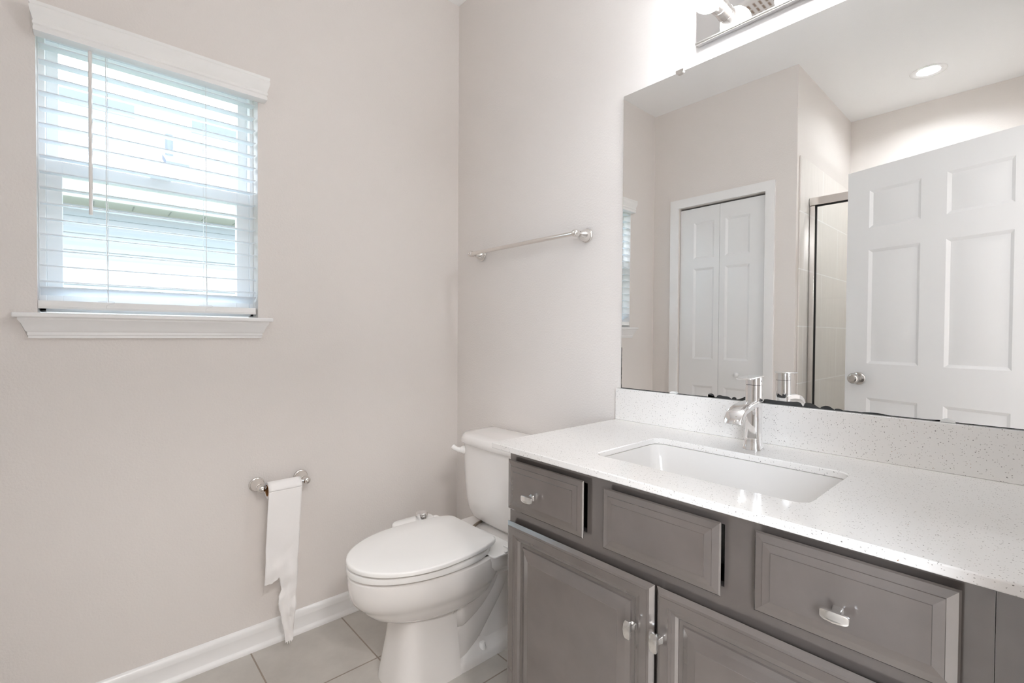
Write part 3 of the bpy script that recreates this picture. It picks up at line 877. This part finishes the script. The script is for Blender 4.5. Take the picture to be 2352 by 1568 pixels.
# ---------------------------------------------------------------- toilet
TX = 0.505
to = empty('toilet', (TX, -0.38, 0), 'white two-piece toilet with closed lid between the left wall and vanity', 'toilet')
def egg(hw, yb, yt, z, n=64, x=TX, pow_b=0.75, dz=0.0):
    """elongated outline: back at y=yb (blunt), tip at y=yt"""
    ym = yb + (yt - yb) * 0.42
    pts = []
    for i in range(n):
        a = 2 * math.pi * i / n
        ca, sa = math.cos(a), math.sin(a)
        if sa >= 0:
            px_ = hw * math.copysign(abs(ca) ** pow_b, ca); py = ym + (yb - ym) * abs(sa) ** pow_b
        else:
            px_ = hw * ca; py = ym + (yt - ym) * abs(sa)
        pts.append((x + px_, py, z + dz * (py - ym)))
    return pts
b = nb()
RT = 0.4015
rings = [egg(.105, -.30, -.66, RT - 0.03), egg(.125, -.29, -.69, RT), egg(.172, -.235, -.7545, RT), egg(.1795, -.225, -.7625, RT - 0.006), egg(.181, -.222, -.7640, RT - 0.02), egg(.179, -.222, -.7615, .352), egg(.174, -.225, -.755, .325), egg(.166, -.23, -.742, .306), egg(.158, -.235, -.731, .298),
         egg(.153, -.24, -.722, .285), egg(.142, -.25, -.700, .262), egg(.122, -.27, -.662, .240), egg(.098, -.29, -.62, .226), egg(.07, -.30, -.58, .216)]
loft(b, rings)
# rear deck below the tank
def drect(hx, y0, y1, z, r=0.03, x=TX): return [(p[0], p[1], z) for p in rrect(x - hx, x + hx, y0, y1, r)]
loft(b, [drect(.100, -.36, -.045, .285, .05), drect(.130, -.37, -.030, .318, .09), drect(.158, -.40, -.022, .340, .11), drect(.170, -.43, -.020, .362, .13), drect(.173, -.43, -.020, .395, .13), drect(.170, -.42, -.022, RT, .13)])
# front pedestal with flat sides
def ped(hx, yf, ybk, z, n=48):
    pts = []
    for i in range(n + 1):
        a = math.pi + math.pi * i / n
        pts.append((TX + hx * math.copysign(abs(math.cos(a)) ** 0.55, math.cos(a)), yf + 0.085 - 0.085 * abs(math.sin(a)) ** 0.7, z))
    return pts + [(TX + hx, ybk, z), (TX - hx, ybk, z)]
loft(b, [ped(.112, -.640, -.415, 0.0), ped(.111, -.639, -.416, .01), ped(.104, -.630, -.418, .06), ped(.097, -.620, -.420, .12), ped(.092, -.612, -.423, .18), ped(.092, -.612, -.424, .235)])
# trapway and rear leg
tube(b, catmull([(TX, -.50, .245), (TX, -.43, .240), (TX, -.37, .258), (TX, -.33, .30), (TX, -.315, .35)], 8), [.070, .070, .072, .075, .080, .086, .092, .098, *[.093] * 25], 28)
tube(b, catmull([(TX, -.46, .205), (TX, -.40, .203), (TX, -.335, .230), (TX, -.285, .28), (TX, -.265, .34)], 8), [.070, .070, .072, .075, .080, .086, .090, .094, *[.100] * 25], 28)
tube(b, catmull([(TX, -.16, .345), (TX, -.215, .27), (TX, -.285, .18), (TX, -.365, .09), (TX, -.43, .03)], 8), [.098, *[.092] * 31, .088], 28)
loft(b, [drect(.088, -.36, -.07, 0.02, .06), drect(.080, -.33, -.07, .12, .06), drect(.078, -.26, -.06, .20, .05), drect(.09, -.25, -.045, .28, .05), drect(.105, -.26, -.04, .33, .05)])
# foot flange
loft(b, [drect(.112, -.45, -.055, 0.0, .05), drect(.112, -.45, -.055, .022, .05), drect(.108, -.44, -.06, .034, .05), drect(.092, -.40, -.07, .046, .04), drect(.080, -.36, -.08, .075, .04)])
part('bowl', b, M['porcelain'], to, smooth=42)
for s_ in (-1, 1):
    b = nb(); lathe(b, (TX + s_ * 0.092, -.310, .030), (0, 0, 1), [(0, .0145), (.003, .0150), (.012, .0135), (.024, .0110), (.028, .0090), (.029, .001)], 24)
    part('bolt_cap', b, M['seat'], to, smooth=40)
# tank
def tank(hx, yf, yb, z, r, n=12):
    pts = []
    for i in range(n + 1):
        a = R(180 + 90 * i / n); pts.append((TX - hx + r + r * math.cos(a), yf + r + r * math.sin(a) , z))
    m_ = 8
    for i in range(1, m_):
        t = i / m_; x = TX - hx + r + (2 * hx - 2 * r) * t
        pts.append((x, yf - 0.006 * math.sin(math.pi * t), z))
    for i in range(n + 1):
        a = R(270 + 90 * i / n); pts.append((TX + hx - r + r * math.cos(a), yf + r + r * math.sin(a), z))
    pts += [(TX + hx, yb, z), (TX - hx, yb, z)]
    return pts
b = nb()
loft(b, [tank(.155, -.150, -.030, .402, .05), tank(.176, -.172, -.024, .408, .065), tank(.190, -.188, -.020, .425, .08), tank(.203, -.200, -.018, .455, .09), tank(.213, -.208, -.016, .50, .10),
         tank(.220, -.213, -.015, .57, .105), tank(.224, -.214, -.015, .65, .105), tank(.225, -.214, -.015, .722, .105)])
part('tank', b, M['porcelain'], to, smooth=42)
b = nb()
loft(b, [tank(.232, -.222, -.011, .7215, .11), tank(.236, -.226, -.010, .727, .112), tank(.234, -.225, -.010, .742, .112), tank(.229, -.220, -.012, .753, .110), tank(.222, -.213, -.015, .758, .105), tank(.18, -.175, -.03, .7605, .08)])
part('tank_lid', b, M['porcelain'], to, smooth=42)
b = nb()
lathe(b, (TX - .172, -.200, .690), (-0.25, -1, 0), [(0, .0165), (.006, .017), (.010, .0155), (.016, .012), (.022, .010), (.026, .002)], 24)
tube(b, catmull([(TX - .176, -.216, .690), (TX - .183, -.222, .691), (TX - .191, -.226, .693), (TX - .201, -.230, .697), (TX - .209, -.232, .701)], 6), [.0105] * 8 + [.0095] * 9 + [.0100] * 6 + [.0105, .006], 16)
part('flush_lever', b, M['seat'], to, smooth=50)
# seat ring and lid
b = nb()
rings = []
for hw, yb_, yt, z in ((.178, -.275, -.7600, .4065), (.183, -.270, -.7660, .4095), (.1845, -.269, -.7675, .420), (.183, -.270, -.7660, .4265), (.178, -.275, -.760, .4285), (.13, -.31, -.71, .4285), (.11, -.33, -.68, .4065)):
    rings.append(egg(hw, yb_, yt, z))
rings.append(rings[0])
loft(b, rings, False, False); bmesh.ops.remove_doubles(b, verts=b.verts, dist=1e-6)
part('seat', b, M['seat'], to, smooth=50)
def lid(hw, yb_, yt, z, hb, n=40):
    """straight back edge of half width hb at yb_, egg to the tip"""
    ym = yb_ + (yt - yb_) * 0.47
    pts = []
    for i in range(n + 1):
        a = math.pi * i / n
        pts.append((TX + 0.004 + hw * math.cos(a), ym + (yt - ym) * math.sin(a), z))
    m_ = 12
    side = []
    for i in range(1, m_ + 1):
        t = i / m_
        # smooth ease from full width at ym to hb at yb_
        a = t * math.pi / 2
        side.append((hb + (hw - hb) * math.cos(a) ** 0.8 if t < 1 else hb, ym + (yb_ - ym) * math.sin(a) ** 1.05))
    left = [(TX + 0.004 - w_, y, z) for w_, y in side]
    right = [(TX + 0.004 + w_, y, z) for w_, y in side]
    return pts + left + right[::-1]
b = nb()
loft(b, [lid(.168, -.300, -.748, .4325, .106), lid(.180, -.291, -.7625, .4335, .116), lid(.1842, -.287, -.7672, .4362, .119), lid(.1845, -.287, -.7675, .4450, .119), lid(.1828, -.288, -.7655, .4482, .118), lid(.178, -.292, -.760, .4498, .114), lid(.10, -.38, -.65, .4512, .06)])
part('seat_lid', b, M['seat'], to, smooth=50)
for s_ in (-1, 1):
    b = nb(); box(b, (TX + s_ * .075 - .022, -.294, .409), (TX + s_ * .075 + .022, -.266, .431)); part('hinge', b, M['seat'], to, bevel=(0.006, 3), smooth=40)
for x, y in ((TX + .055, -.722), (TX - .06, -.72)):
    b = nb(); lathe(b, (x, y - .006, .4283), (0, 0, 1), [(0, .008), (.0045, .008)], 14); part('bumper', b, M['seat'], to)

# ---------------------------------------------------------------- bidet attachment
bd = empty('bidet_attachment', (TX - .20, -.41, .403), 'white bidet attachment with chrome dial beside the toilet seat', 'bidet')
b = nb()
loft(b, [[(x, y, z) for x, y in rrect(TX - .090, TX + .192, -.338, -.222, .012)] for z in (.4022, .4085)])
box(b, (TX + .150, -.262, .4085), (TX + .192, -.254, .415)); box(b, (TX + .184, -.290, .4085), (TX + .192, -.254, .413))
part('mounting_plate', b, M['seat'], bd, bevel=(0.0015, 2), smooth=40)
b = nb()
loft(b, [[(x, y, z) for x, y in rrect(TX - .252 + e, TX - .186 - e, -.500 + e, -.325 - e, .030 - e)] for z, e in ((.403, .004), (.406, 0), (.432, 0), (.437, .003), (.439, .008))])
part('control_panel', b, M['seat'], bd, smooth=40)
b = nb()
loft(b, [[(x, y, z) for x, y in rrect(TX - .246, TX - .188, -.335, -.288, .012)] for z in (.406, .418)])
part('control_arm', b, M['seat'], bd, smooth=40)
b = nb()
lathe(b, (TX - .212, -.3765, .4385), (0, 0, 1), [(0, .0215), (.003, .0215), (.0035, .0222), (.012, .0222), (.0125, .0208), (.019, .0208), (.021, .0190), (.021, .013), (.018, .001)], 40)
part('dial', b, M['chrome'], bd, smooth=30)
hs = nb(); tube(hs, catmull([(.402, -.120, .388), (.410, -.155, .404), (.432, -.200, .4135), (.448, -.235, .4145), (.455, -.268, .4145)], 8), 0.0055, 14)
tag(obj('supply_hose', hs, M['braid'], smooth=50), 'braided metal hose between the tank and toilet lid', 'hose')

# ---------------------------------------------------------------- bifold closet door, casing
def casing(name, x0, x1, z1, y, sgn, wid=0.057):
    """door casing on a wall facing +y (sgn=1): two legs and a mitred head"""
    prof = [(0.0, 0.0), (0.0, 0.009), (0.004, 0.0105), (0.014, 0.0115), (0.018, 0.0130), (0.040, 0.0155), (0.052, 0.0165), (wid, 0.0165), (wid, 0.0)]
    b = nb()
    rings = [[(x0 - d, y + sgn * h, 0.0) for d, h in prof], [(x0 - d, y + sgn * h, z1 + d) for d, h in prof],
             [(x1 + d, y + sgn * h, z1 + d) for d, h in prof], [(x1 + d, y + sgn * h, 0.0) for d, h in prof]]
    loft(b, rings)
    return struct(obj(name, b, M['trim'], smooth=30))
casing('trim_2', CX0, CX1, CZ, YF, 1)
LOOPS = [(0, 0), (0.006, 0.0035), (0.014, 0.0085), (0.020, 0.0085), (0.048, 0.0025)]
cd = struct(empty('door_2', (CX0, YF - 0.03, 0.012)), 'white bifold closet door with raised panels, seen in the mirror', 'door')
LH = 2.0485 - 0.012
rows = [(0.25 - 0.012, 0.8251 - 0.012), (1.0066 - 0.012, 1.632 - 0.012), (1.699 - 0.012, 1.9487 - 0.012)]
for x0, x1, c in ((0.1995, 0.4785, (0.0985, 0.243)), (0.4805, 0.7730, (0.037, 0.1935))):
    b = nb(); panel_leaf(b, x1 - x0, LH, 0.030, [c], rows, LOOPS)
    for v in b.verts: v.co += Vector((x0, YF - 0.022, 0.012))
    part('door_leaf', b, M['door'], cd, smooth=30)
b = nb(); lathe(b, (0.608, YF - 0.022, 0.9145), (0, 1, 0), [(0, .010), (.004, .0095), (.010, .0075), (.014, .012), (.020, .0165), (.027, .0165), (.032, .012), (.0345, .002)], 28); part('knob', b, M['door'], cd, smooth=50)

# ---------------------------------------------------------------- entry door, standing open
dr = struct(bpy.data.objects.new('door_1', None), 'white six-panel entry door standing open, seen in the mirror', 'door')
COL.objects.link(dr)
dw = 0.762; dh = 2.028
ang = math.atan2(0.2003, 0.6473)
dr.location = (1.2213, -1.6953, 0.012)
dr.rotation_euler = (0, 0, ang)
b = nb(); panel_leaf(b, dw, dh, 0.035, [(0.106, 0.330), (0.429, 0.657)], [(0.23, 0.841), (1.018, 1.606), (1.718, 1.912)], LOOPS)
obj('leaf', b, M['door'], dr, smooth=30)
for s_, y in ((1, 0.0), (-1, -0.035)):
    b = nb(); lathe(b, (0.068, y, 0.938), (0, s_, 0), [(0, .033), (.003, .0335), (.007, .030), (.010, .016), (.018, .0125), (.026, .0125), (.032, .020), (.040, .0265), (.050, .0275), (.058, .024), (.062, .016), (.0615, .011), (.060, .004), (.0605, .0005)], 36)
    obj('door_knob', b, M['knobn'], dr, smooth=40)
b = nb(); box(b, (-0.001, -0.030, 0.910), (0.0012, -0.005, 0.966)); obj('latch_plate', b, M['knobn'], dr)
for z in (0.18, 1.0, 1.82):
    b = nb(); tube(b, [(dw + 0.004, 0.004, z - 0.045), (dw + 0.004, 0.004, z + 0.045)], 0.006, 12); obj('hinge', b, M['knobn'], dr)
b = nb()
box(b, (XR - 0.002, DY0, 0), (XR + 0.122, DY0 + 0.006, DZ)); box(b, (XR - 0.002, DY1 - 0.018, 0), (XR + 0.122, DY1, DZ)); box(b, (XR - 0.002, DY0, DZ - 0.006), (XR + 0.122, DY1, DZ))
struct(obj('trim_3', b, M['trim']))

# ---------------------------------------------------------------- shower enclosure
se = empty('shower_enclosure', (1.45, -2.0, 0), 'framed glass shower enclosure with chrome header, seen in the mirror', 'shower enclosure')
def bar(name, a, c, m_=None, par=None):
    b = nb(); box(b, a, c); return part(name, b, m_ or M['nickel'], par or se, bevel=(0.003, 2), smooth=40)
X0s, X1s = XA + 0.009, XR - 0.009
bar('header', (X0s, -2.030, 1.972), (X1s, -1.972, 2.020))
bar('wall_jamb', (X0s, -2.022, 0.10), (X0s + 0.030, -1.980, 1.972))
bar('wall_jamb', (X1s - 0.030, -2.022, 0.10), (X1s, -1.980, 1.972))
bar('bottom_track', (X0s, -2.030, 0.10), (X1s, -1.972, 0.128))
bar('gasket', (X0s + 0.030, -2.006, 0.128), (X0s + 0.036, -1.988, 1.972), M['black'])
bar('header_gasket', (X0s + 0.030, -2.006, 1.966), (X1s - 0.030, -1.988, 1.972), M['black'])
b = nb(); box(b, (X0s + 0.036, -2.000, 0.128), (X1s - 0.030, -1.994, 1.966)); part('glass_panel', b, M['shower_glass'], se)
b = nb(); box(b, (X0s, -2.06, 0.0), (X1s, -1.95, 0.10)); struct(obj('shower_curb', b, M['stile_b']))

# ---------------------------------------------------------------- recessed light and exhaust fan
rl = empty('recessed_light', (1.446, -2.432, H), 'round recessed ceiling light above the shower, seen in the mirror', 'ceiling light')
b = nb(); lathe(b, (RX, RY, H), (0, 0, -1), [(0, .088), (.004, .086), (.006, .080), (.004, .070), (0, .0565), (-.030, .055), (-.030, .060), (-.002, .075)], 48, False, False); part('trim_ring', b, M['trim'], rl, smooth=40)
b = nb(); lathe(b, (RX, RY, H), (0, 0, -1), [(-.032, .056), (-.030, .055), (-.027, .040), (-.026, .001)], 48); part('lens', b, M['lens'], rl, smooth=40)
b = nb(); lathe(b, (RX, RY, H), (0, 0, 1), [(.034, .056), (.098, .056)], 32); part('housing', b, M['trim'], rl, smooth=40)
ef = empty('exhaust_fan', (1.06, -1.15, H), 'square white slotted exhaust fan grille on the ceiling', 'fan')
b = nb(); box(b, (0.925, -1.285, H - 0.018), (1.195, -1.015, H)); g = part('grille', b, M['grille'], ef, bevel=(0.006, 3), smooth=40)
b = nb()
for i in range(9):
    for j in range(5):
        x = 0.955 + i * 0.0262; y = -1.255 + j * 0.044
        box(b, (x, y, H - 0.0186), (x + 0.010, y + 0.033, H - 0.0178))
part('slots', b, M['slot'], ef)
b = nb(); box(b, (XA + 0.009, YS + 0.009, 0.0), (XR - 0.009, -2.06, 0.045)); struct(obj('shower_bounce_floor', b, M['trim']))  # unseen pan, added in white to bounce light onto the shower tile
